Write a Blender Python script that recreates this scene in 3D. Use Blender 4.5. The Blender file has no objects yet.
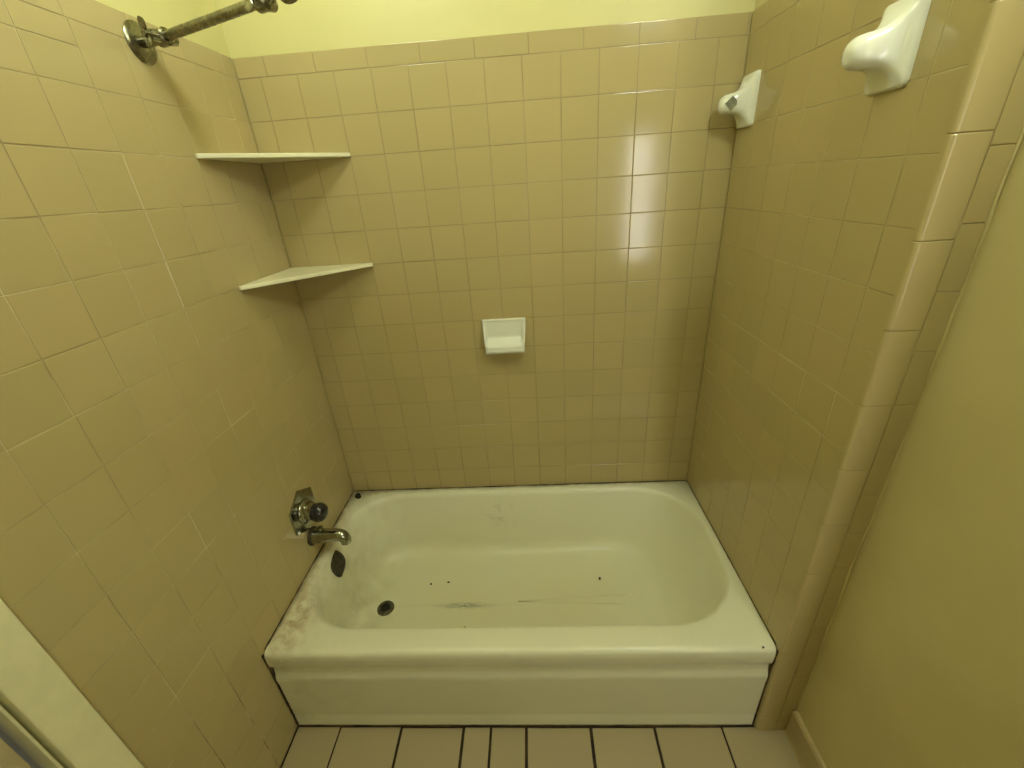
import bpy, bmesh, math, random
from mathutils import Vector, Matrix
random.seed(7)
C = bpy.context.scene.collection
SC = bpy.context.scene

# ------------------------------------------------------------------ camera
W = 1.4625           # alcove width
D = 0.7263           # alcove / tub depth
T = 0.1095           # wall tile pitch
Z0 = 1.8969          # underside of the cap row
CAPZ = Z0 + 0.0510   # top of the tiling
XR = 1.562           # painted right wall
YF = -0.741          # face of the return strip
RH = 0.376           # rim height
yaw, pit, rol, F = -0.0603, -0.4411, -0.0704, 420.885
cam_d = bpy.data.cameras.new('camera'); cam = bpy.data.objects.new('camera', cam_d); C.objects.link(cam)
fw = Vector((math.sin(yaw)*math.cos(pit), math.cos(yaw)*math.cos(pit), math.sin(pit)))
rt = Vector((math.cos(yaw), -math.sin(yaw), 0)); up = rt.cross(fw)
r2 = rt*math.cos(rol) + up*math.sin(rol); u2 = up*math.cos(rol) - rt*math.sin(rol)
M = Matrix((r2, u2, -fw)).transposed().to_4x4(); M.translation = Vector((0.8313, -1.4764, 1.5665))
cam.matrix_world = M
cam_d.sensor_fit = 'HORIZONTAL'; cam_d.sensor_width = 36; cam_d.lens = F*36/1024; cam_d.clip_start = 0.02
SC.camera = cam

# ------------------------------------------------------------------ light and exposure
SC.view_settings.view_transform = 'Standard'; SC.view_settings.look = 'None'
SC.view_settings.gamma = 1; SC.view_settings.exposure = 0.18
try: SC.view_settings.use_curve_mapping = False
except Exception: pass
wd = bpy.data.worlds.new('world'); SC.world = wd; wd.use_nodes = True
wd.node_tree.nodes['Background'].inputs[0].default_value = (.8, .85, .9, 1)
wd.node_tree.nodes['Background'].inputs[1].default_value = 0.3
def area(name, loc, rot, sx, sy, power, col):
    l = bpy.data.lights.new(name, 'AREA'); l.shape = 'RECTANGLE'; l.size = sx; l.size_y = sy
    l.energy = power; l.color = col
    o = bpy.data.objects.new(name, l); C.objects.link(o); o.location = loc; o.rotation_euler = rot
    return o
LAMP_STRENGTH, LAMP_COL = 41.0, (1.0, 1.11, 1.0)   # invented, unseen globe above the floor in front of the tub
SPOT_STRENGTH = 24.0                              # small globe added over the tub to brighten the upper left
WIN_STRENGTH, WIN_COL = 10.5, (1.0, 0.99, 0.93)

# ------------------------------------------------------------------ helpers
def obj(name, verts, faces, mat, parent=None, smooth=False, cols=None):
    me = bpy.data.meshes.new(name); me.from_pydata([tuple(v) for v in verts], [], faces); me.update()
    bm = bmesh.new(); bm.from_mesh(me); bmesh.ops.recalc_face_normals(bm, faces=bm.faces); bm.to_mesh(me); bm.free()
    if smooth:
        for p in me.polygons: p.use_smooth = True
    o = bpy.data.objects.new(name, me); C.objects.link(o)
    if mat: me.materials.append(mat)
    if parent: o.parent = parent
    return o
class MB:
    def __init__(s): s.v = []; s.f = []
    def add(s, v, f):
        n = len(s.v); s.v += [Vector(a) for a in v]; s.f += [tuple(i+n for i in q) for q in f]; return s
    def box(s, x0, x1, y0, y1, z0, z1):
        v = [(x, y, z) for x in (x0, x1) for y in (y0, y1) for z in (z0, z1)]
        return s.add(v, [(0,1,3,2),(4,6,7,5),(0,4,5,1),(2,3,7,6),(0,2,6,4),(1,5,7,3)])
    def loft(s, rings, cap0=True, cap1=True):
        n = len(rings[0]); v = [p for r in rings for p in r]; f = []
        for k in range(len(rings)-1):
            for i in range(n):
                j = (i+1) % n; f.append((k*n+i, k*n+j, (k+1)*n+j, (k+1)*n+i))
        if cap0: f.append(tuple(range(n)))
        if cap1: f.append(tuple(reversed(range((len(rings)-1)*n, len(rings)*n))))
        return s.add(v, f)
    def tube(s, pts, rad, n=20, caps=True):
        pts = [Vector(p) for p in pts]
        if not isinstance(rad, (list, tuple)): rad = [rad]*len(pts)
        rings = []; nrm = None
        for i, p in enumerate(pts):
            t = (pts[min(i+1, len(pts)-1)] - pts[max(i-1, 0)]).normalized()
            if nrm is None:
                a = Vector((0,0,1)) if abs(t.z) < .9 else Vector((0,1,0)); nrm = t.cross(a).normalized()
            nrm = (nrm - t*nrm.dot(t)).normalized(); b = t.cross(nrm)
            rings.append([p + (nrm*math.cos(q) + b*math.sin(q))*rad[i] for q in [2*math.pi*k/n for k in range(n)]])
        return s.loft(rings, caps, caps)
    def lathe(s, org, axis, prof, n=32, caps=True):
        # prof: (distance along the axis, radius)
        ax = Vector(axis).normalized(); a = Vector((0,0,1)) if abs(ax.z) < .9 else Vector((0,1,0))
        e = ax.cross(a).normalized(); g = ax.cross(e); org = Vector(org)
        return s.loft([[org + ax*d + (e*math.cos(q)+g*math.sin(q))*r for q in [2*math.pi*k/n for k in range(n)]] for d, r in prof], caps, caps)
    def build(s, name, mat, parent=None, smooth=False, bevel=0, seg=2, angle=35, sharp=40):
        o = obj(name, s.v, s.f, mat, parent, smooth)
        if bevel:
            m = o.modifiers.new('bevel', 'BEVEL'); m.width = bevel; m.segments = seg; m.limit_method = 'ANGLE'; m.angle_limit = math.radians(angle)
        if smooth:
            sharp = math.radians(sharp)
            bm = bmesh.new(); bm.from_mesh(o.data)
            for ed in bm.edges:
                if len(ed.link_faces) == 2 and ed.calc_face_angle(0) > sharp: ed.smooth = False
            bm.to_mesh(o.data); bm.free()
        return o
def thing(name, loc, label, cat, group=None):
    o = bpy.data.objects.new(name, None); C.objects.link(o); o.location = loc; o.empty_display_size = .05
    tag(o, label, cat, group); return o
def tag(o, label, cat, group=None):
    o['label'] = label; o['category'] = cat
    if group: o['group'] = group
    return o
def struct(o): o['kind'] = 'structure'; return o
def under(root):
    """meshes are written in world coordinates: keep them there below their root"""
    for c in root.children: c.matrix_parent_inverse = Matrix.Translation(-root.location)

# ------------------------------------------------------------------ materials
class NT:
    def __init__(s, name):
        s.m = bpy.data.materials.new(name); s.m.use_nodes = True; s.t = s.m.node_tree
        s.b = s.t.nodes['Principled BSDF']; s.p = None
    def n(s, ty, **k):
        q = s.t.nodes.new(ty)
        for a, b in k.items(): setattr(q, a, b)
        return q
    def l(s, a, b): s.t.links.new(a, b)
    def pos(s):
        if s.p is None:
            g = s.n('ShaderNodeNewGeometry'); x = s.n('ShaderNodeSeparateXYZ'); s.l(g.outputs['Position'], x.inputs[0])
            s.p = (g.outputs['Position'], x.outputs[0], x.outputs[1], x.outputs[2])
        return s.p
    def math(s, op, a, b=None, clamp=False):
        q = s.n('ShaderNodeMath', operation=op); q.use_clamp = clamp
        for i, v in enumerate((a, b)):
            if v is None: continue
            if isinstance(v, (int, float)): q.inputs[i].default_value = v
            else: s.l(v, q.inputs[i])
        return q.outputs[0]
    def noise(s, scale, detail=3, rough=.55, stretch=None, seed=0):
        q = s.n('ShaderNodeTexNoise'); q.inputs['Scale'].default_value = scale
        q.inputs['Detail'].default_value = detail; q.inputs['Roughness'].default_value = rough
        mp = s.n('ShaderNodeMapping'); mp.inputs['Location'].default_value = (seed*3.1, seed*1.7, seed*.9)
        if stretch: mp.inputs['Scale'].default_value = stretch
        s.l(s.pos()[0], mp.inputs[0]); s.l(mp.outputs[0], q.inputs['Vector']); return q.outputs['Fac']
    def ramp(s, v, lo, hi, a=0., b=1.):
        q = s.n('ShaderNodeMapRange'); q.inputs[1].default_value = lo; q.inputs[2].default_value = hi
        q.inputs[3].default_value = a; q.inputs[4].default_value = b; s.l(v, q.inputs[0]); return q.outputs[0]
    def gauss(s, c, w):
        """soft spot around the point c with radii w (None = any)"""
        e = None
        for ax in range(3):
            if w[ax] is None: continue
            d = s.math('MULTIPLY', s.math('SUBTRACT', s.pos()[1+ax], c[ax]), 1/w[ax]); d = s.math('MULTIPLY', d, d)
            e = d if e is None else s.math('ADD', e, d)
        return s.math('POWER', 2.718, s.math('MULTIPLY', e, -1.))
    def mix(s, f, a, b, mode='MIX'):
        q = s.n('ShaderNodeMixRGB', blend_type=mode)
        for i, v in enumerate((f, a, b)):
            if isinstance(v, (int, float)): q.inputs[i].default_value = v
            elif isinstance(v, tuple): q.inputs[i].default_value = (*v, 1)
            else: s.l(v, q.inputs[i])
        return q.outputs[0]
    def bump(s, h, strength, dist=.001):
        q = s.n('ShaderNodeBump'); q.inputs['Strength'].default_value = strength; q.inputs['Distance'].default_value = dist
        s.l(h, q.inputs['Height']); s.l(q.outputs[0], s.b.inputs['Normal'])
    def set(s, color=None, rough=None, metal=None, spec=None):
        for k, v in (('Base Color', color), ('Roughness', rough), ('Metallic', metal), ('Specular IOR Level', spec)):
            if v is None: continue
            if isinstance(v, (int, float)): s.b.inputs[k].default_value = v
            elif isinstance(v, tuple): s.b.inputs[k].default_value = (*v, 1)
            else: s.l(v, s.b.inputs[k])
        return s.m

def mat_tile(name, base, alt, rough=.13):
    m = NT(name); at = m.n('ShaderNodeAttribute'); at.attribute_name = 'tone'
    c = m.mix(at.outputs['Fac'], base, alt)
    c = m.mix(m.math('MULTIPLY', m.ramp(m.noise(2.2, 2), .3, .75), .5), c, tuple(x*f for x, f in zip(base, (.93, .93, .88))))
    m.bump(m.noise(18, 1), .03, .001)
    return m.set(c, m.ramp(m.noise(2.5, 2, seed=4), .3, .7, rough*.8, rough*1.3))
M_TILE = mat_tile('glazed_wall_tile', (.49, .393, .192), (.46, .378, .182))
M_CAP = M_TILE
M_FLOORTILE = mat_tile('glazed_floor_tile', (.42, .345, .215), (.40, .33, .19), .35)
def mat_plain(name, col, rough=.5, metal=0., var=.12, scale=12, bump=0., bscale=120):
    m = NT(name); c = m.mix(m.ramp(m.noise(scale, 4), .35, .7), col, tuple(x*(1-var) for x in col))
    if bump: m.bump(m.noise(bscale, 3), bump, .001)
    return m.set(c, rough, metal)
m = NT('wall_grout'); gc = m.mix(m.ramp(m.noise(5, 4, .6), .35, .62), (.60, .52, .29), (.34, .26, .13))
gc = m.mix(m.ramp(m.pos()[2], -.012, .001, 0, .62), gc, (.22, .15, .065))    # browner joints on the back wall
gc = m.mix(m.math('MULTIPLY', m.ramp(m.pos()[3], .62, .34, 0, .9), m.ramp(m.noise(17, 4, seed=3), .38, .58)), gc, (.09, .05, .02))   # patchy darker joints towards the tub
M_GROUT = m.set(gc, .55)
m = NT('floor_grout'); M_FGROUT = m.set(m.mix(m.ramp(m.noise(30), .4, .6), (.02, .010, .006), (.05, .03, .015)), .9)
M_PAINT = mat_plain('yellow_paint', (.66, .61, .28), .5, var=.04, scale=6, bump=.12, bscale=60)
M_PAINT_R = mat_plain('yellow_semigloss_paint', (.62, .53, .26), .38, var=.1, scale=4, bump=.10, bscale=220)
M_TRIMPAINT = mat_plain('cream_trim_paint', (.80, .76, .50), .4, var=.1, scale=20)
M_DOOR = mat_plain('tan_door_paint', (.50, .42, .24), .5)
m = NT('mouldy_sealant_and_lip_line'); M_SEAL = m.set(m.mix(m.ramp(m.noise(12, 4), .42, .6), (.03, .016, .006), (.15, .095, .04)), .8)
M_BASE = mat_plain('glazed_base_tile', (.50, .40, .20), .3)
M_SHELF = mat_plain('cream_shelf_enamel', (.86, .82, .58), .35, var=.08)
M_CERAMIC = mat_plain('white_ceramic', (.80, .80, .70), .15, var=.04)
# enamel: dirty white with rust by the taps, a smear on the bottom, grime along the walls
m = NT('dirty_enamel')
col = m.mix(m.ramp(m.pos()[1], 0, W), (.80, .78, .60), (.80, .785, .61))
ins = m.ramp(m.pos()[2], -.690, -.660)      # inside of the basin only
bas = m.math('MULTIPLY', ins, m.math('MULTIPLY', m.ramp(m.pos()[3], .30, .14), m.ramp(m.noise(2.5, 2, seed=2), .2, .7)))
col = m.mix(m.math('MULTIPLY', bas, .45), col, (.74, .69, .42))                     # yellowed bottom
lft = m.math('MULTIPLY', m.ramp(m.pos()[1], .30, .0), m.ramp(m.noise(14, 4, .6, seed=3), .45, .75))
col = m.mix(m.math('MULTIPLY', lft, .45), col, (.46, .40, .22))                      # dirt at the tap end
fl = m.math('MULTIPLY', m.gauss((.05, -.62, .376), (.055, .11, .05)), m.ramp(m.noise(38, 6, .75, seed=5), .40, .60))
col = m.mix(m.math('MULTIPLY', fl, .75), col, (.34, .20, .06))                       # rust on the front left of the rim
rm = m.math('MULTIPLY', m.gauss((.0, -.35, .376), (.035, .34, .05)), m.ramp(m.noise(30, 5, .7, seed=21), .36, .60))
col = m.mix(m.math('MULTIPLY', rm, .7), col, (.40, .29, .10))                       # brown film along the tap end of the rim
bk = m.math('MULTIPLY', m.gauss((.0, .0, .376), (.22, .035, .05)), m.ramp(m.noise(40, 5, .7, seed=6), .35, .6))
col = m.mix(m.math('MULTIPLY', bk, .9), col, (.30, .22, .08))                       # grime in the back left corner
be = m.math('MULTIPLY', m.gauss((0, 0, .376), (None, .016, .04)), m.ramp(m.noise(22, 5, .7, seed=7), .42, .62))
col = m.mix(m.math('MULTIPLY', be, .45), col, (.34, .26, .10))
sm = m.math('MULTIPLY', m.gauss((.518, -.364, .09), (.085, .011, .1)), m.ramp(m.noise(60, 5, .8, (.5, 3, 1), 8), .38, .58))
col = m.mix(m.math('MULTIPLY', sm, .85), col, (.09, .09, .06))                      # long dark smear on the bottom
sm = m.math('MULTIPLY', m.gauss((.50, -.363, .09), (.2, .005, .1)), m.ramp(m.noise(24, 4, .8, (.5, 3, 1), 9), .4, .6))
col = m.mix(m.math('MULTIPLY', sm, .16), col, (.16, .15, .09))
sm = m.math('MULTIPLY', m.gauss((.66, -.06, .27), (.06, .05, .06)), m.ramp(m.noise(26, 3, .6, seed=11), .55, .62))
col = m.mix(m.math('MULTIPLY', sm, .35), col, (.4, .38, .24))                       # faint mark on the back wall of the basin
dr = m.math('MULTIPLY', m.gauss((.12, -.36, .1), (.08, .2, .12)), m.ramp(m.noise(10, 5, .7, seed=12), .35, .7))
col = m.mix(m.math('MULTIPLY', dr, .55), col, (.40, .36, .17))
m.bump(m.noise(6, 1, seed=13), .03, .002)
M_ENAMEL = m.set(col, .28)
m = NT('dull_chrome'); M_CHROME = m.set(m.mix(m.ramp(m.noise(50, 4, .6), .35, .75), (.40, .40, .34), (.24, .23, .17)), m.ramp(m.noise(40, 3), .3, .7, .10, .22), 1.)
m = NT('tarnished_metal'); M_TARN = m.set(m.mix(m.ramp(m.noise(60, 2, .5), .3, .75), (.27, .26, .19), (.19, .17, .11)), m.ramp(m.noise(70, 3), .3, .7, .2, .35), 1.)
m = NT('drain_metal'); M_DRAIN = m.set(m.mix(m.ramp(m.noise(110, 4), .4, .6), (.17, .16, .09), (.08, .07, .04)), .4, .7)
m = NT('corroded_plate'); M_CORR = m.set(m.mix(m.ramp(m.noise(160, 4), .4, .6), (.09, .08, .05), (.025, .02, .012)), .55, .5)
M_DARK = NT('dark_hole').set((.004, .004, .006), .6)
m = NT('dark_acrylic'); M_KNOB = m.set((.006, .005, .012), .06, 0., .6); m.b.inputs['Coat Weight'].default_value = .4
M_DIRT = NT('black_dirt').set((.02, .014, .006), .9)
def mat_glow(name, st):
    m = NT(name); m.b.inputs['Emission Color'].default_value = (*LAMP_COL, 1); m.b.inputs['Emission Strength'].default_value = st
    return m.set((.8, .8, .7), .4)
M_GLOW = mat_glow('added_lamp_glass', LAMP_STRENGTH); M_GLOW2 = mat_glow('added_small_lamp_glass', SPOT_STRENGTH)
q = NT('added_window_glow'); q.b.inputs['Emission Color'].default_value = (*WIN_COL, 1); q.b.inputs['Emission Strength'].default_value = WIN_STRENGTH; M_WIN = q.set((.5, .5, .5), .5)

# ------------------------------------------------------------------ tiling
def tiles(name, rects, place, mat, parent=None, gap=.0016, edge=.0016, deep=.0003, th=.0030, tilt=.0022, seed=1):
    """rects (u0,u1,v0,v1); place(u,v,h) -> world point, h = distance out of the finished face (0 = face)"""
    rnd = random.Random(seed); v = []; f = []; tone = []
    for (a, b, c, d) in rects:
        if b-a < .004 or d-c < .004: continue
        e = min(edge, (b-a)*.3, (d-c)*.3); su = rnd.uniform(-tilt, tilt); sv = rnd.uniform(-tilt, tilt); tn = rnd.random()
        off = rnd.uniform(-.0002, .0002); uc, vc = (a+b)/2, (c+d)/2; base = len(v); nr = 0
        g = rnd.uniform(.6, 1.5)*gap/2
        for ins, h in ((g, -th), (g, -deep-.0004), (g+e*.3, -deep*.45), (g+e*.65, -deep*.12), (g+e, 0)):
            for (x, y) in ((a+ins, c+ins), (b-ins, c+ins), (b-ins, d-ins), (a+ins, d-ins)):
                hh = h if h <= -th else h + off + su*(x-uc) + sv*(y-vc)
                v.append(place(x, y, hh))
            nr += 1
        for k in range(nr-1):
            for i in range(4):
                j = (i+1) % 4; f.append((base+k*4+i, base+k*4+j, base+k*4+4+j, base+k*4+4+i))
        t = base+(nr-1)*4; f.append((t, t+1, t+2, t+3)); tone += [tn]*(len(v)-base)
    me = bpy.data.meshes.new(name); me.from_pydata([tuple(p) for p in v], [], f); me.update()
    bm = bmesh.new(); bm.from_mesh(me); bmesh.ops.recalc_face_normals(bm, faces=bm.faces); bm.to_mesh(me); bm.free()
    at = me.attributes.new('tone', 'FLOAT', 'POINT')
    for i, tn in enumerate(tone): at.data[i].value = tn
    o = bpy.data.objects.new(name, me); C.objects.link(o); me.materials.append(mat)
    if parent: o.parent = parent
    return o
def cuts(first, step, end, start=0.):
    c = [start]; x = first
    while x < end - .003:
        if x > start + .003: c.append(x)
        x += step
    return c + [end]
ROWS = [Z0 - T*k for k in range(0, 18)] + [0.002]
ROWS = sorted(z for z in ROWS if z >= 0)
def grid(cu, cv): return [(cu[i], cu[i+1], cv[j], cv[j+1]) for i in range(len(cu)-1) for j in range(len(cv)-1)]

RB = -2.65; CEIL = 2.52; YE = -1.14; XF = 2.75   # rear wall, ceiling, end of the painted wall, far side of the room
# back wall
wb = struct(MB().box(-.12, XR+.12, .008, .12, 0, CEIL).build('wall_back', M_PAINT))
cb = cuts(W-.73*T-12*T, T, W)
r = grid(cb, [z for z in ROWS if z > RH-.03])
capx = [0, .0906, .2369, .3922, .5453, .7023, .8555, 1.009, 1.1625, 1.3161, 1.4547, W]
r += [(capx[i], capx[i+1], Z0, CAPZ) for i in range(len(capx)-1)]
tiles('tiling', r, lambda u, v, h: (u, -h, v), M_TILE, wb, seed=3)
MB().box(0, W, .0008, .009, RH-.03, CAPZ-.002).build('grout', M_GROUT, wb)
# left wall
YC = -1.066
wl = MB().box(-.12, -.008, -1.132, .02, 0, CEIL).box(-.12, -.008, -1.95, -1.132, 2.06, CEIL).box(-.12, -.008, RB, -1.95, 0, CEIL)
wl = struct(wl.build('wall_left', M_PAINT))
cl = cuts(.0730, T, -YC)
r = [q for q in grid(cl, ROWS) if not (q[2] > Z0-T-.01 and q[0] > .50)]
for i in range(len(cl)-1):
    if cl[i] > .50: r += [(cl[i], cl[i+1], Z0-T, 1.853), (cl[i], cl[i+1], 1.853, Z0)]
cc = cuts(.055, .1535, -YC); r += [(cc[i], cc[i+1], Z0, CAPZ) for i in range(len(cc)-1)]
tiles('tiling', r, lambda u, v, h: (h, -u, v), M_TILE, wl, seed=5)
MB().box(-.009, -.0008, YC, 0, 0, CAPZ-.002).build('grout', M_GROUT, wl)
# right wall: the tiled side of the alcove, its return strip and the painted wall towards the door
wr = MB().box(W+.008, XR+.12, YF+.008, .02, 0, CEIL)
wr.box(XR, XR+.12, YE, YF+.008, 0, CEIL)
wr = struct(wr.build('wall_right', M_PAINT_R))
cr = cuts(.0062+T, T, -YF-.010, 0.)
r = grid(cr, ROWS)
cc = cuts(.08, .1535, -YF-.010); r += [(cc[i], cc[i+1], Z0, CAPZ) for i in range(len(cc)-1)]
tiles('tiling', r, lambda u, v, h: (W-h, -u, v), M_TILE, wr, seed=8)
MB().box(W+.0008, W+.009, YF+.006, 0, 0, CAPZ-.002).box(W+.006, XR, YF+.0025, YF+.009, 0, CAPZ-.002).build('grout', M_GROUT, wr)
# bullnose pieces of the return: an L section with a rounded arris
XM = 1.5185; zb = [1.4407+.1525*k for k in range(-12, 5)]; zb = [0.003] + [z for z in zb if .02 < z < CAPZ-.01] + [CAPZ]
bn = MB()
rnd = random.Random(4)
for a, b in zip(zb, zb[1:]):
    j = rnd.uniform(-.0007, .0007); prof = [(XM-.001, 0.0), (XM-.001, -.0012), (XM-.004, 0)]
    R_ = .0075; pts = [Vector((XM-.0007, YF+.006)), Vector((XM-.0007, YF+.0008+j)), Vector((XM-.0035, YF+j))]
    for k in range(9):
        q = math.pi/2*k/8; pts.append(Vector((W-.0012+R_-R_*math.sin(q), YF+j+R_-R_*math.cos(q))))
    pts += [Vector((W-.0012, YF+.0128)), Vector((W+.004, YF+.0128))]
    rings = []
    for z, s in ((a+.0004, .0007), (a+.002, 0), (b-.002, 0), (b-.0004, .0007)):
        rings.append([Vector((p.x + (s if p.x < W+.01 else 0), p.y + (s if p.y < YF+.01 else 0), z)) for p in pts])
    bn.loft(rings)
o = bn.build('bullnose_tiling', M_TILE, wr, smooth=True, sharp=13)
zs = [1.4642-T*k for k in range(-5, 14)]; zs = sorted([0.003] + [z for z in zs if .02 < z < CAPZ-.01] + [CAPZ])
tiles('strip_tiling', [(XM+.001, XR+.002, a, b) for a, b in zip(zs, zs[1:])], lambda u, v, h: (u, YF-h+.0012, v), M_TILE, wr, seed=12)
# ragged bead of wall paint lapping onto the strip
pts = []; rad = []
rnd = random.Random(2)
for k in range(90):
    z = .115 + k*.0206; w_ = math.sin(z*7)*.0022 + math.sin(z*23+1)*.0012 + math.sin(z*61)*.0006
    pts.append((XR-.0008+w_, YF+.0006, z)); rad.append(.0022+.0006*math.sin(z*31)+rnd.uniform(-.0004, .0004))
struct(MB().tube(pts, rad, 10).build('trim_1', M_PAINT_R, smooth=True))
# rear wall, ceiling, floor
WX0, WX1, WZ0, WZ1 = 1.71, 1.95, .84, 1.92
re = MB().box(-.12, WX0, RB-.12, RB, 0, CEIL).box(WX1, XF+.12, RB-.12, RB, 0, CEIL).box(WX0, WX1, RB-.12, RB, 0, WZ0).box(WX0, WX1, RB-.12, RB, WZ1, CEIL)
struct(re.build('wall_rear', M_PAINT))
struct(MB().box(XF, XF+.12, RB, YE, 0, CEIL).box(XR+.12, XF+.12, YE, YE+.12, 0, CEIL).build('wall_far_right', M_PAINT))
struct(MB().box(-.12, XF+.12, RB-.12, .12, CEIL, CEIL+.1).build('ceiling', M_PAINT))
fl = struct(MB().box(-.12, XF+.12, RB-.12, .12, -.1, -.0035).build('floor', M_FGROUT))
xs = [.002, .146, .349, .5540, .6415, .7545, .9585, 1.158, 1.3645, XR-.003, 1.748, 1.952, 2.156, 2.36, 2.564, XF-.003]
ys = [-.7285, -.932, -1.136, -1.34, -1.544, -1.748, -1.952, -2.156, -2.36, -2.564, -2.648]
tiles('floor_tiling', [(xs[i], xs[i+1], -ys[j], -ys[j+1]) for i in range(len(xs)-1) for j in range(len(ys)-1) if xs[i] < XR-.01 or ys[j] < YE-.1],
      lambda u, v, h: (u, -v, h), M_FLOORTILE, fl, gap=.0072, edge=.003, deep=.0012, th=.003, tilt=.003, seed=6)
# right baseboard of glazed base tile
bb = MB()
yb = [YF-.001]
for k in range(11): yb.append(YF-.152-.1525*k)
for a, b in zip(yb, yb[1:]):
    b = max(b, YE)
    sec = [(XR, .0), (XR-.018, .0), (XR-.0145, .012), (XR-.0125, .104), (XR-.009, .111), (XR, .112)]
    bb.loft([[Vector((x, yy, z)) for x, z in sec] for yy in (a-.0008, b+.0008)])
    if b <= YE: break
struct(bb.build('baseboard_right', M_BASE))
# door frame and door in the left wall
dm = MB().box(-.012, .016, YC-.063, YC, 0, 2.13).box(-.012, .016, -2.02, -1.96, 0, 2.13).box(-.012, .016, -1.96, YC-.063, 2.065, 2.13)
cas = struct(dm.build('trim_2', M_TRIMPAINT, bevel=.003))
jm = MB().box(-.12, -.012, YC-.069, YC-.055, 0, 2.06).box(-.12, .006, -1.1385, YC-.068, 0, 2.06)
struct(jm.build('trim_3', M_TRIMPAINT, bevel=.0015))
dr_ = struct(MB().box(-.060, -.010, -1.948, -1.150, .008, 2.05).build('door_1', M_DOOR, bevel=.002))
# unseen, invented window in the rear wall, set for its streak on the tiles
wf = MB()
for a in ((WX0, WX0+.022, WZ0, WZ1), (WX1-.022, WX1, WZ0, WZ1), (WX0, WX1, WZ0, WZ0+.035), (WX0, WX1, WZ1-.035, WZ1), (WX0, WX1, (WZ0+WZ1)/2-.012, (WZ0+WZ1)/2+.012)):
    wf.box(a[0], a[1], RB-.05, RB-.015, a[2], a[3])
wn = struct(wf.build('added_window_1', M_TRIMPAINT, bevel=.002))
MB().box(WX0+.02, WX1-.02, RB-.036, RB-.03, WZ0+.03, WZ1-.03).build('pane', M_WIN, wn)
# two unseen globe lamps on the ceiling, invented to light the alcove
def globe(x, y, r, mat, label):
    lamp = thing('added_ceiling_lamp', (x, y, CEIL), label, 'added ceiling lamp')
    MB().lathe((x, y, CEIL), (0,0,-1), [(0, r*.7), (.02, r*.7), (.028, r*.5), (.034, r*.45)]).build('base', M_CHROME, lamp, smooth=True)
    MB().lathe((x, y, CEIL-.026), (0,0,-1), [(r-r*math.cos(math.pi*k/16), max(.004, r*math.sin(math.pi*k/16))) for k in range(2, 17)], 28).build('glass_globe', mat, lamp, smooth=True)
    under(lamp)
globe(1.450, -1.10, .10, M_GLOW, 'added unseen large round glass ceiling lamp over the floor, beside the yellow painted wall')
globe(.40, -.68, .10, M_GLOW2, 'added unseen small round glass ceiling lamp above the tap end of the tub')

# ------------------------------------------------------------------ bathtub
tub = thing('bathtub', (W/2, -D/2, 0), 'white enamel alcove bathtub with stained rim between the tiled walls', 'bathtub')
X0, X1 = .0025, W-.0025
def rrect(x0, x1, y0, y1, rl, rr, n=14, m_=10):
    """rounded rectangle, y0 = front (negative), y1 = back; rl/rr corner radii left/right"""
    P = []
    def arc(cx, cy, r, a0):
        for k in range(n+1):
            a = a0 + math.pi/2*k/n; P.append((cx+r*math.cos(a), cy+r*math.sin(a)))
    def seg(p, q):
        for k in range(1, m_): P.append((p[0]+(q[0]-p[0])*k/m_, p[1]+(q[1]-p[1])*k/m_))
    arc(x1-rr, y1-rr, rr, 0); e = P[-1]; s_ = len(P); nxt = (x0+rl, y1); seg(e, nxt)
    arc(x0+rl, y1-rl, rl, math.pi/2); e = P[-1]; seg(e, (x0, y0+rl))
    arc(x0+rl, y0+rl, rl, math.pi); e = P[-1]; seg(e, (x1-rr, y0))
    arc(x1-rr, y0+rr, rr, 1.5*math.pi); e = P[-1]; seg(e, (x1, y1-rr))
    return P
ox0, ox1, oy0, oy1 = .043, 1.436, -.646, -.040
# z, inset left, right, front, back, extra to the radius
key = [(.3745, -.013, -.013, -.013, -.011, .010), (.3728, -.007, -.007, -.007, -.006, .006), (.366, 0, 0, 0, 0, 0), (.352, .006, .006, .004, .005, 0),
       (.31, .013, .020, .009, .012, 0), (.24, .022, .050, .016, .022, -.005), (.175, .034, .085, .024, .034, -.01),
       (.135, .050, .115, .036, .050, -.02), (.112, .072, .145, .055, .072, -.035), (.101, .100, .175, .085, .100, -.05),
       (.097, .14, .22, .125, .14, -.06), (.0955, .19, .28, .17, .19, -.08)]
def cr_(a, b, c, d, t): return .5*((2*b)+(-a+c)*t+(2*a-5*b+4*c-d)*t*t+(-a+3*b-3*c+d)*t**3)
fine = []
for i in range(len(key)-1):
    a, b, c, d = key[max(i-1, 0)], key[i], key[i+1], key[min(i+2, len(key)-1)]
    for k in range(4): fine.append([cr_(a[j], b[j], c[j], d[j], k/4) for j in range(6)])
fine.append(list(key[-1]))
rings = []
def R3(P, zf): return [Vector((x, y, zf(x, y))) for x, y in P]
for z, il, ir, ifr, ib, er in fine:
    P = rrect(ox0+il, ox1-ir, oy0+ifr, oy1-ib, max(.03, .195+er), max(.03, .225+er))
    sl = max(0, (.2-z)/.1) if z < .2 else 0
    rings.append(R3(P, lambda x, y, z=z, sl=sl: z - .007*sl*(1-(x/W))))
basin = list(rings)
outer = []
for y0_, zz, ex in ((-.712, RH, 0), (-.722, RH-.0015, .0), (-.7275, RH-.006, 0), (-.7305, RH-.014, 0), (-.7310, RH-.03, 0), (-.7300, RH-.056, 0), (-.7275, RH-.064, 0), (-.716, RH-.066, 0)):
    outer.append(R3(rrect(X0, X1, y0_, -.0025, .006, .006), lambda x, y, zz=zz: zz))
allr = list(reversed(outer)) + [R3(rrect(ox0-.02, ox1+.02, oy0-.02, oy1+.017, .2, .23), lambda x, y: RH-.0003)] + basin
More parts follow.
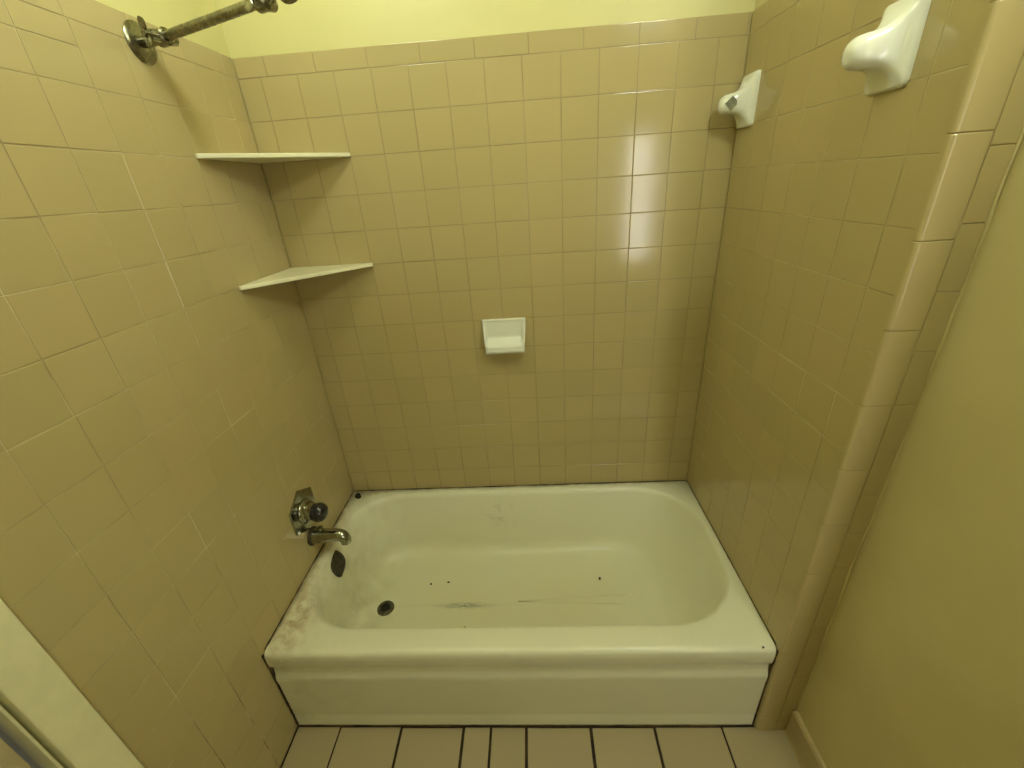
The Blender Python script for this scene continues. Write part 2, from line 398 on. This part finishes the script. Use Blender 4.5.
mb = MB(); mb.loft(allr, cap0=False, cap1=False)
# close the bottom towards the drain with shrinking rings
last = basin[-1]; cx = sum(p.x for p in last)/len(last); cy = sum(p.y for p in last)/len(last)
rs = [last]
for s in (.8, .55, .3, .08): rs.append([Vector((cx+(p.x-cx)*s, cy+(p.y-cy)*s, p.z-.0008*(1-s))) for p in last])
mb.loft(rs, cap0=False, cap1=True)
bmx = mb.build('basin', M_ENAMEL, tub, smooth=False)
bm = bmesh.new(); bm.from_mesh(bmx.data); bmesh.ops.remove_doubles(bm, verts=bm.verts, dist=1e-5); bmesh.ops.recalc_face_normals(bm, faces=bm.faces)
if sum(f.normal.z*f.calc_area() for f in bm.faces) < 0: bmesh.ops.reverse_faces(bm, faces=bm.faces)
for f in bm.faces: f.smooth = True
bm.to_mesh(bmx.data); bm.free()
# apron
sec = [(-.716, .315), (-.7185, .314), (-.7185, .290), (-.7215, .274), (-.7270, .262), (-.7285, .250), (-.7280, .236), (-.7265, .226), (-.7262, .066), (-.7250, .060), (-.7262, .054), (-.7268, .004), (-.70, .004), (-.70, .315)]
ap = MB(); ap.loft([[Vector((x, y, z)) for y, z in sec] for x in (X0+.003, .4, .8, 1.1, X1-.003)])
ap.build('apron', M_ENAMEL, tub, smooth=True)
# mouldy sealant beads; the long dark one under the lip paints its shaded groove
rnd = random.Random(11)
def bead(p, q, r0, n=60, var=.5):
    p, q = Vector(p), Vector(q); pts = []; rad = []
    for k in range(n+1): pts.append(p.lerp(q, k/n)); rad.append(r0*(1+rnd.uniform(-var, var)))
    return pts, rad
sl = MB()
for a, b, r_, v_ in [((0.001, -.715, RH), (.001, -.006, RH), .0024, .5), ((W-.001, -.715, RH), (W-.001, -.006, RH), .0017, .3), ((.004, -.0038, RH), (W-.004, -.0038, RH), .0019, .5),
                 ((.0015, -.7245, .31), (.0015, -.7245, .004), .0050, .15), ((W-.0015, -.7245, .31), (W-.0015, -.7245, .004), .0030, .3),
                 ((.0008, -.729, .372), (.0008, -.728, .312), .0036, .3), ((W-.0008, -.729, .372), (W-.0008, -.728, .312), .0034, .3),
                 ((.002, -.7278, .0022), (W-.002, -.7278, .0022), .0026, .25), ((.006, -.7245, .3125), (.11, -.7245, .3125), .0024, .5), ((.11, -.7215, .3115), (W-.006, -.7215, .3115), .0020, .3)]:
    pts, rad = bead(a, b, r_, var=v_); sl.tube(pts, rad, 8)
sl.build('mouldy_sealant_and_lip_line', M_SEAL, tub, smooth=True)
# drain
dx, dy, dz = .2040, -.3715, .0905
def on_floor(x, y): return .0905
DR = MB().lathe((dx, dy, dz+.0055), (0,0,-1), [(0.006, .0180), (0.0005, .0190), (0, .0205), (0.0, .0260), (.0020, .0315), (.006, .0335), (.02, .030)], 36, False)
d_ = DR.build('drain', M_DRAIN, tub, smooth=True)
MB().lathe((dx, dy, dz+.0035), (0,0,-1), [(0, .0182), (.01, .017)], 30).build('drain_hole', M_DARK, d_)
# overflow plate: pointed oval on the steep tap end
n_ = Vector((.965, 0, .262)).normalized(); ax = Vector((0, -.51, -.86)); ax = (ax-n_*ax.dot(n_)).normalized(); sd = n_.cross(ax)
c_ = Vector((.0605, -.352, .318)); rings = []
for h, s in ((-.01, 1.0), (.002, 1.0), (.0045, .93), (.0055, .6), (.006, .15)):
    ring = []
    for k in range(40):
        q = 2*math.pi*k/40; a = math.cos(q); b = math.sin(q)
        wd_ = (1-abs(a)**1.9); b2 = math.copysign(wd_, b) if abs(b) > 1e-6 else 0
        ring.append(c_ + n_*h + ax*(a*.050*s) + sd*(b2*.042*s))
    rings.append(ring)
ov = MB().loft(rings).build('overflow_plate', M_CORR, tub, smooth=True)
under(tub); d_.children[0].matrix_parent_inverse = Matrix.Identity(4)

# ------------------------------------------------------------------ tub tap
tap = thing('tub_tap', (0, -.357, .583), 'chrome tub tap with hexagonal plate and dark round knob on the left wall', 'tap')
hexa = MB(); rings = []
for h, r_ in ((0, .086), (.003, .086), (.006, .082), (.0075, .045)):
    rings.append([Vector((h, -.357+r_*math.sin(math.pi/3*k), .583+r_*math.cos(math.pi/3*k))) for k in range(6)])
hexa.loft(rings).build('escutcheon', M_CHROME, tap)
MB().lathe((.006, -.357, .580), (1,0,0), [(0, .042), (.004, .044), (.010, .040), (.013, .033), (.026, .032), (.030, .026), (.034, .020)]).build('valve_sleeve', M_CHROME, tap, smooth=True)
kn = MB(); prof = []
for k in range(15):
    q = math.pi*k/14; prof.append((.033-.031*math.cos(q)+.0, max(.001, .0335*math.sin(q)**.85)))
kn.lathe((.021, -.356, .573), (1,0,0), prof, 24).build('knob', M_KNOB, tap, smooth=True)
under(tap)
sp = thing('tub_spout', (0, -.356, .463), 'chrome tub spout below the knob, pointing over the rim', 'spout')
s_ = MB(); pts = []; rad = []; SY = -.356
for k in range(19):
    t = k/18; q = max(0, (t-.70)/.30)
    pts.append((.004 + .128*t - .012*q**3, SY, .463 + .003*t - .026*q**2.2)); rad.append(.0285 - .0085*t**.8)
s_.tube(pts, rad, 24); s_.build('spout_body', M_CHROME, sp, smooth=True)
MB().lathe((.1195, SY, .4415), (.05,0,-1), [(-.004, .0185), (.010, .0180), (.0120, .0165), (.0120, .013), (.002, .012)], 24).build('outlet', M_CHROME, sp, smooth=True)
MB().lathe((.0, SY, .463), (1,0,0), [(0, .034), (.005, .034), (.008, .031), (.011, .0285)], 28).build('collar', M_CORR, sp, smooth=True)
MB().lathe((.040, SY, .487), (0,0,1), [(0, .006), (.008, .005), (.010, .010), (.017, .010), (.019, .007)], 16).build('diverter_knob', M_CHROME, sp, smooth=True)
under(sp)

# ------------------------------------------------------------------ shower arm
sh = thing('shower_arm', (0, -.346, 1.899), 'adjustable metal shower arm with round flange high on the left wall', 'shower arm')
fc = Vector((.0, -.346, 1.899))
MB().lathe(fc, (1,0,0), [(0, .039), (.002, .0395), (.005, .037), (.009, .028), (.010, .014)], 36).build('flange', M_TARN, sh, smooth=True)
J1 = Vector((.056, -.346, 1.905)); J2 = Vector((.345, -.452, 1.913))
d = (J2-J1).normalized()
MB().tube([fc+Vector((.006, 0, 0)), fc+Vector((.03, 0, .002)), J1], .0105, 20).build('wall_pipe', M_TARN, sh, smooth=True)
MB().tube([J1, J2], .0095, 24).build('bar', M_TARN, sh, smooth=True)
def clamp(J, dr, nm, parent):
    cl_ = MB().tube([J-dr*.016, J-dr*.012, J+dr*.012, J+dr*.016], [.013, .0165, .0165, .012], 20)
    side = dr.cross(Vector((0,0,1))).normalized()
    o = cl_.build(nm, M_TARN, parent, smooth=True)
    MB().lathe(J-side*.026, side, [(0, .011), (.012, .013), (.04, .013), (.052, .010)], 18).build('clamp_bolt', M_CHROME, o, smooth=True)
    # wing nut: hub and two rounded wings
    A_ = Vector((0,0,1)); hub = J + side*.030
    wg = MB().lathe(hub-side*.004, side, [(0, .009), (.014, .007)], 16)
    for sgn in (-1, 1):
        w0 = hub + A_*sgn*.004 + side*.004; w1 = hub + A_*sgn*.026 + side*.010 + dr*.004
        rings = []
        for t in (0, .3, .6, .85, 1):
            c = w0.lerp(w1, t); ww = (.005, .008, .010, .008, .003)[int(t*4+.01)] if t in (0, 1) else (.007+.004*math.sin(t*math.pi)); th_ = .0026
            rings.append([c + dr*(ww*math.cos(q)) + side*(th_*math.sin(q)) for q in [2*math.pi*k/12 for k in range(12)]])
        wg.loft(rings)
    wg.build('wing_nut', M_TARN, o, smooth=True)
    return o
k1 = clamp(J1, d, 'clamp', sh); k2 = clamp(J2, d, 'clamp', sh)
J3 = J2 + Vector((.030, -.012, .012)); hd = Vector((.75, -.25, -.62)).normalized()
MB().tube([J2, J2+Vector((.02, -.006, .002)), J3], [.012, .0105, .0095], 20).build('ball_joint', M_CHROME, sh, smooth=True)
hc = J3 + Vector((.028, -.012, .010))
MB().lathe(hc-hd*.03, hd, [(0, .010), (.012, .014), (.030, .024), (.042, .031), (.048, .032), (.050, .029)], 30).build('shower_head', M_TARN, sh, smooth=True)
under(sh)

# ------------------------------------------------------------------ corner shelves
def shelf(z, lx, ly, label):
    t = .0115; pts = [(0.0005, -.0005), (lx, -.0005), (lx+.001, -.009), (.009, -ly-.001), (.0005, -ly)]
    v = MB().loft([[Vector((x, y, z-t)) for x, y in pts], [Vector((x, y, z)) for x, y in pts]])
    o = v.build('corner_shelf', M_SHELF, None, bevel=.0022, seg=3, angle=30)
    return tag(o, label, 'shelf', None)
shelf(1.6885, .2900, .2930, 'upper triangular cream corner shelf, above eye level under the shower arm')
shelf(1.3550, .2915, .3010, 'lower triangular cream corner shelf with its top surface in view')

# ------------------------------------------------------------------ soap dish
def soap_dish():
    cx, z1, z0, hw = .7277, 1.132, .998, .0800
    nu, nv = 40, 36; v = []; f = []
    def ss(a): a = max(0, min(1, a)); return a*a*(3-2*a)
    for j in range(nv+1):
        t = j/nv; z = z1 + (z0-z1)*t; half = hw*(1-.10*ss((t-.1)/.9))
        for i in range(nu+1):
            s = -1 + 2*i/nu; x = cx + s*half
            side = .010 + .034*ss((t-.05)/.62)
            if t > .86: side = .044*(1-((t-.86)/.14)**2)*.98 + .004
            bowl = .007 if t < .5 else .007 + .040*ss((t-.5)/.22)
            if t > .72: bowl = .047
            if t > .80: bowl = .047*(1-((t-.80)/.20)**2.4) + .003
            edge = ss((abs(s)-.80)/.14); h = bowl*(1-edge) + max(side, bowl if t > .78 else 0)*edge
            top = ss(1-t/.06); h = h*(1-top) + .012*top
            h *= ss((1-abs(s))/.035)**.5
            if t < .02: h *= .6
            v.append(Vector((x, -max(h, .0), z)))
    for j in range(nv):
        for i in range(nu): a = j*(nu+1)+i; f.append((a, a+1, a+nu+2, a+nu+1))
    n = len(v); rim = [i for i in range(nu+1)] + [j*(nu+1)+nu for j in range(1, nv+1)] + [nv*(nu+1)+i for i in range(nu-1, -1, -1)] + [j*(nu+1) for j in range(nv-1, 0, -1)]
    for i in rim: v.append(Vector((v[i].x, .003, v[i].z)))
    for k in range(len(rim)): f.append((rim[k], rim[(k+1) % len(rim)], n+(k+1) % len(rim), n+k))
    f.append(tuple(n+k for k in range(len(rim))))
    o = obj('soap_dish', v, f, M_CERAMIC, None, True)
    return tag(o, 'small white ceramic soap dish set in the middle of the back wall', 'soap dish')
soap_dish()

# ------------------------------------------------------------------ towel bar posts
def post(yc, zc, socket, label):
    root = thing('towel_bar_post', (W, yc, zc), label, 'towel bar post')
    def ring(h, a, b, zo, p=5.):
        r = []
        for k in range(48):
            q = 2*math.pi*k/48; c, s = math.cos(q), math.sin(q)
            r.append(Vector((W-h, yc+a*math.copysign(abs(c)**(2/p), c), zc+zo+b*math.copysign(abs(s)**(2/p), s))))
        return r
    prof = [(0, .0455, .0645, 0, 12), (.006, .0455, .0645, 0, 12), (.0105, .043, .062, 0, 10), (.0125, .039, .056, 0, 8), (.018, .0345, .046, -.001, 6), (.026, .0300, .035, -.002, 5), (.036, .0275, .0290, -.003, 4),
            (.048, .0260, .0260, -.004, 3.2), (.060, .0250, .0250, -.005, 2.8), (.070, .0232, .0228, -.0055, 2.5), (.077, .0190, .0180, -.006, 2.3), (.081, .0125, .0115, -.006, 2.1), (.0825, .004, .0035, -.006, 2)]
    MB().loft([ring(*p) for p in prof]).build('post_body', M_CERAMIC, root, smooth=True)
    yy = yc + socket*.0256; c = Vector((W-.057, yy, zc-.005)); s = .0125
    a = Vector((.72, 0, .69)); b = Vector((-.69, 0, .72)); e = Vector((0, socket, 0))
    fr = MB(); rings = []
    for h, k in ((-.003, 1.25), (.0012, 1.2), (.0012, 1.0), (-.003, .9)): rings.append([c + e*h + (a*i + b*j)*s*k for i, j in ((1,1),(-1,1),(-1,-1),(1,-1))])
    fr.loft(rings, True, False)
    hole = MB().loft([[c + e*h + (a*i + b*j)*s*.98 for i, j in ((1,1),(-1,1),(-1,-1),(1,-1))] for h in (-.004, .0008)])
    hole.build('bar_socket', M_SOCK, root)
    under(root); return root
M_SOCK = mat_plain('shaded_socket', (.30, .30, .20), .7, var=.5, scale=150)  # dark tone on a solid plug, painted as the shaded bar hole
post(-.0585, 1.7355, -1, 'small white ceramic towel bar post with square socket, beside the back corner')
post(-.5790, 1.7355, 1, 'large white ceramic towel bar post at the top right edge, near the camera')

# ------------------------------------------------------------------ flecks of dirt in the tub
def fleck(x, y, z, s, label, k):
    rnd = random.Random(k); rings = []
    for h, q in ((0, .8), (.35, 1), (.7, .6)):
        rings.append([Vector((math.cos(a)*s*q*rnd.uniform(.6, 1.2), math.sin(a)*s*q*.6*rnd.uniform(.6, 1.2), h*s*.5)) for a in [2*math.pi*i/8 for i in range(8)]])
    o = MB().loft(rings).build('dirt_fleck', M_DIRT); o.location = (x, y, z); o.rotation_euler.z = k*1.3+.6
    return tag(o, label, 'dirt', 'dirt flecks in the tub')
fleck(.3640, -.2670, .0935, .0075, 'black dirt fleck on the tub bottom, left one of the pair right of the drain', 1)
fleck(.4365, -.2600, .0935, .0075, 'black dirt fleck on the tub bottom, right one of the pair right of the drain', 2)
fleck(1.060, -.258, .0960, .0080, 'lone dark dirt fleck on the right half of the tub bottom', 3)
fleck(.585, -.640, .3560, .0045, 'tiny dirt fleck just inside the front rim of the tub', 4)
fleck(1.4250, -.7215, RH-.0018, .0050, 'tiny black dirt fleck on the front right corner of the rim', 5)
fleck(.0370, -.0420, RH-.0005, .0250, 'dark crumb of debris in the back left corner of the rim', 6)
